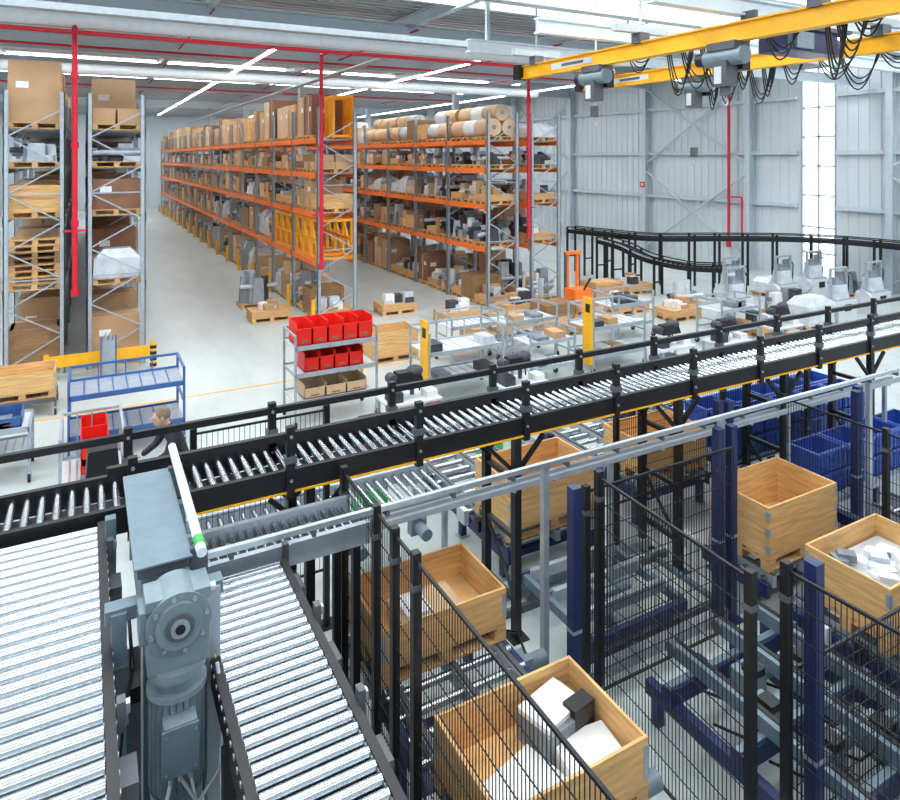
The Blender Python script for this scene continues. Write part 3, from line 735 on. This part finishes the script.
# ---------------- wall conveyor
def smooth(pts,n=8):
    out=[]
    P=[pts[0]]+pts+[pts[-1]]
    for i in range(1,len(P)-2):
        a,b,c,d=[Vector(q) for q in P[i-1:i+3]]
        for k in range(n):
            t=k/n;out.append(.5*((2*b)+(c-a)*t+(2*a-5*b+4*c-d)*t*t+(3*b-a-3*c+d)*t**3))
    out.append(Vector(pts[-1]));return out
def serp(pts,z,w=.5):
    m=M();c=smooth([(p[0],p[1],p[2] if len(p)>2 else z) for p in pts],8);acc=0
    L=[];Rr=[]
    for i,p in enumerate(c):
        d=(c[min(i+1,len(c)-1)]-c[max(i-1,0)]).normalized();n=Vector((-d.y,d.x,0));L.append(p+n*w/2);Rr.append(p-n*w/2)
    for i in range(len(c)-1):
        for side in(L,Rr):
            m.beam(side[i],side[i+1],.05,.16,'black');m.beam(side[i]+Vector((0,0,.19)),side[i+1]+Vector((0,0,.19)),.04,.04,'black')
        seg=(c[i+1]-c[i]).length;k=max(1,int(seg/.15))
        for j in range(k): 
            t=j/k;m.cyl(L[i].lerp(L[i+1],t),Rr[i].lerp(Rr[i+1],t),.03,'steel',6)
        acc+=seg
        if acc>.95 or i==0:
            acc=0
            for side in(L,Rr):
                q=side[i];m.beam((q.x,q.y,0),(q.x,q.y,q.z+.17),.07,.07,'black')
            m.beam((L[i].x,L[i].y,q.z*.4),(Rr[i].x,Rr[i].y,q.z*.4),.05,.05,'black')
    m.obj('serpentine_roller_conveyor')
serp([(18.6,23.2),(18.9,21.5),(19.6,19.4),(21.8,18.2),(24.2,16.6),(25.3,14.5),(25.4,11)],1.8)
serp([(18.4,21.0,1.6),(18.3,19.6,1.5),(18.2,18.2,1.25),(18.7,16.8,1.1),(20.2,16.3,1.0)],1.3)
def strapper(x,y):
    m=M();m.box(x,y,0,x+.9,y+.6,.7,'white');m.box(x+.05,y+.05,.7,x+.85,y+.55,.75,'steel')
    for X in(x+.02,x+.8): m.box(X,y+.25,.75,X+.05,y+.33,1.6,'galv')
    m.box(x+.02,y+.25,1.6,x+.85,y+.33,1.66,'galv');m.box(x+.3,y-.02,.4,x+.6,y,.6,'black')
    m.box(x+.1,y+.1,.75,x+.7,y+.5,1.15,'wrap',.05,.05);m.box(x+.2,y+.2,1.15,x+.6,y+.5,1.35,'midgoods',.05,.05)
    m.box(x+.6,y+.34,1.2,x+.95,y+.42,1.5,'midgoods');m.cyl((x-.15,y+.3,.5),(x,y+.3,.5),.25,'wrap',16)
    m.tube([(x+.8,y+.3,1.6),(x+1.0,y+.3,1.3),(x+.95,y+.3,.7)],.02,'black',6)
    m.obj('strapping_machine')
for x,y in((18.6,15.0),(20.4,14.4),(22.4,14.6),(17.0,13.6),(21.8,12.2),(19.6,12.0)): strapper(x,y)
for x,y,k in((19.0,13.4,'parts'),(21.4,15.6,'wrap'),(18.2,12.0,'wrap'),(23.6,14.2,'grey'),(16.4,12.2,'low'),(17.0,15.6,'parts')): floorload(x,y,k,1.1)
m=M();x,y=13.55,16.7
m.box(x,y,.1,x+.7,y+.6,.8,'orange',.02,.03);m.box(x+.05,y+.55,.1,x+.12,y+.65,1.9,'darkframe');m.box(x+.58,y+.55,.1,x+.65,y+.65,1.9,'darkframe')
m.box(x+.12,y+.55,.8,x+.2,y+.62,1.85,'orange');m.box(x+.5,y+.55,.8,x+.58,y+.62,1.85,'orange');m.box(x+.05,y+.5,1.85,x+.65,y+.65,1.95,'orange');m.box(x+.1,y+.65,.08,x+.25,y+1.6,.14,'darkframe');m.box(x+.45,y+.65,.08,x+.6,y+1.6,.14,'darkframe')
m.beam((x+.35,y,.8),(x+.35,y-.3,1.2),.05,.05,'black')
for a in(.1,.6): m.cyl((x+a-.03,y+.2,.09),(x+a+.03,y+.2,.09),.09,'rubber',12)
m.obj('pallet_stacker')
# ---------------- overhead cranes
def crane(X,y0,y1,z,hoists,hh=.14):
    m=M()
    m.box(X-.05,y0,z-hh,X+.05,y1,z+hh,'yellow');m.box(X-.11,y0,z-hh-.03,X+.11,y1,z-hh,'yellow');m.box(X-.11,y0,z+hh,X+.11,y1,z+hh+.03,'yellow')
    m.box(X-.2,y1-.1,z-.18,X+.2,y1+.15,z+.2,'black')
    m.box(X-.06,y1-2.8,z-.07,X-.051,y1-1.3,z+.07,'white');m.box(X-.064,y1-2.5,z-.035,X-.06,y1-1.7,z+.035,'darkframe')
    for y in(y0+2,(y0+y1)/2+.8,y1-.6):
        m.box(X-.7,y-.08,z+.35,X+.7,y+.08,z+.5,'beamgrey')
        m.box(X-.14,y-.12,z+.14,X+.14,y+.12,z+.36,'darkframe');m.cyl((X,y,z+.45),(X,y,9.2),.03,'beamgrey',6)
    y=y1-3.6
    m.beam((X+.3,y0,z+.02),(X+.3,y1,z+.02),.04,.04,'steel')
    while y>y0+.7:
        w=R.choice([.3,.45,.6,.8]);dr=R.uniform(.3,1.1)
        for o in range(3):
            pts=[]
            for k in range(11):
                t=k/10;pts.append((X+.3+o*.05,y-w*t,z-.05-(dr-o*.13)*4*t*(1-t)*.9))
            m.tube(pts,.015,'black',5)
        m.box(X+.26,y-.06,z-.12,X+.38,y+.06,z+.06,'black');y-=w*R.choice([.6,1,1.8])
    for hy,hook in hoists:
        m.box(X-.2,hy-.3,z-.3,X+.2,hy+.3,z-.16,'darkframe')
        m.cyl((X-.05,hy-.4,z-.42),(X-.05,hy+.4,z-.42),.16,'motorgrey',18)
        m.cyl((X-.05,hy+.4,z-.42),(X-.05,hy+.6,z-.42),.12,'black',16);m.box(X+.08,hy-.25,z-.65,X+.28,hy+.25,z-.28,'black');m.box(X-.22,hy-.15,z-.95,X+.06,hy+.15,z-.5,'darkframe')
        m.box(X-.24,hy-.05,z-.9,X-.22,hy+.1,z-.6,'white')
        m.cyl((X-.1,hy,z-.6),(X-.1,hy,hook+.3),.014,'steel',6);m.cyl((X-.04,hy,z-.6),(X-.04,hy,hook+.3),.014,'steel',6)
        m.box(X-.13,hy-.07,hook+.1,X-.01,hy+.07,hook+.34,'darkframe')
        pts=[(X-.07+.07*math.sin(t),hy,hook-.02+.07*math.cos(t)) for t in [0,.8,1.6,2.4,3.2,4.0,4.7]];m.tube(pts,.016,'steel',6)
    m.obj('overhead_crane')
crane(10.1,4.5,14.6,7.2,[(11.7,5.8),(8.2,6.0)])
crane(13.6,5.5,16.4,7.2,[(12.0,4.9)])
m=M()
for yy in(14.9,11.9,8.6):
    ibeam(m,(8.6,yy,7.85),(XW-.5,yy,7.85),.22,.3,'duct')
for x in(9.2,14,19,24):
    for y in(14.9,8.6): m.box(x-.05,y-.05,8.0,x+.05,y+.05,9.3,'beamgrey')
m.obj('crane_runway')
m=M();m.box(11.2,7.8,6.95,12.7,8.4,7.35,'navy');m.cyl((12.7,8.1,7.15),(13.1,8.1,7.15),.19,'darkframe',14);m.box(10.9,7.7,7.35,13.0,8.5,7.42,'darkframe');m.box(11.4,7.75,7.0,11.9,7.8,7.3,'motorgrey')
for x in(11.0,12.9): m.box(x-.05,8.3,7.42,x+.05,8.6,7.75,'darkframe')
m.obj('hoist_trolley')
# ---------------- camera, light
cam=bpy.data.cameras.new('camera');co=bpy.data.objects.new('camera',cam);S.collection.objects.link(co);S.camera=co
co.location=(0,0,H);co.rotation_euler=(math.pi/2,0,-math.radians(28.5))
cam.sensor_width=36;cam.lens=673/900*36;cam.shift_y=-(400-157)/900;cam.clip_start=.05;cam.clip_end=300
w=bpy.data.worlds.new('world');S.world=w;w.use_nodes=True
w.node_tree.nodes['Background'].inputs[0].default_value=(.82,.92,1,1);w.node_tree.nodes['Background'].inputs[1].default_value=.85
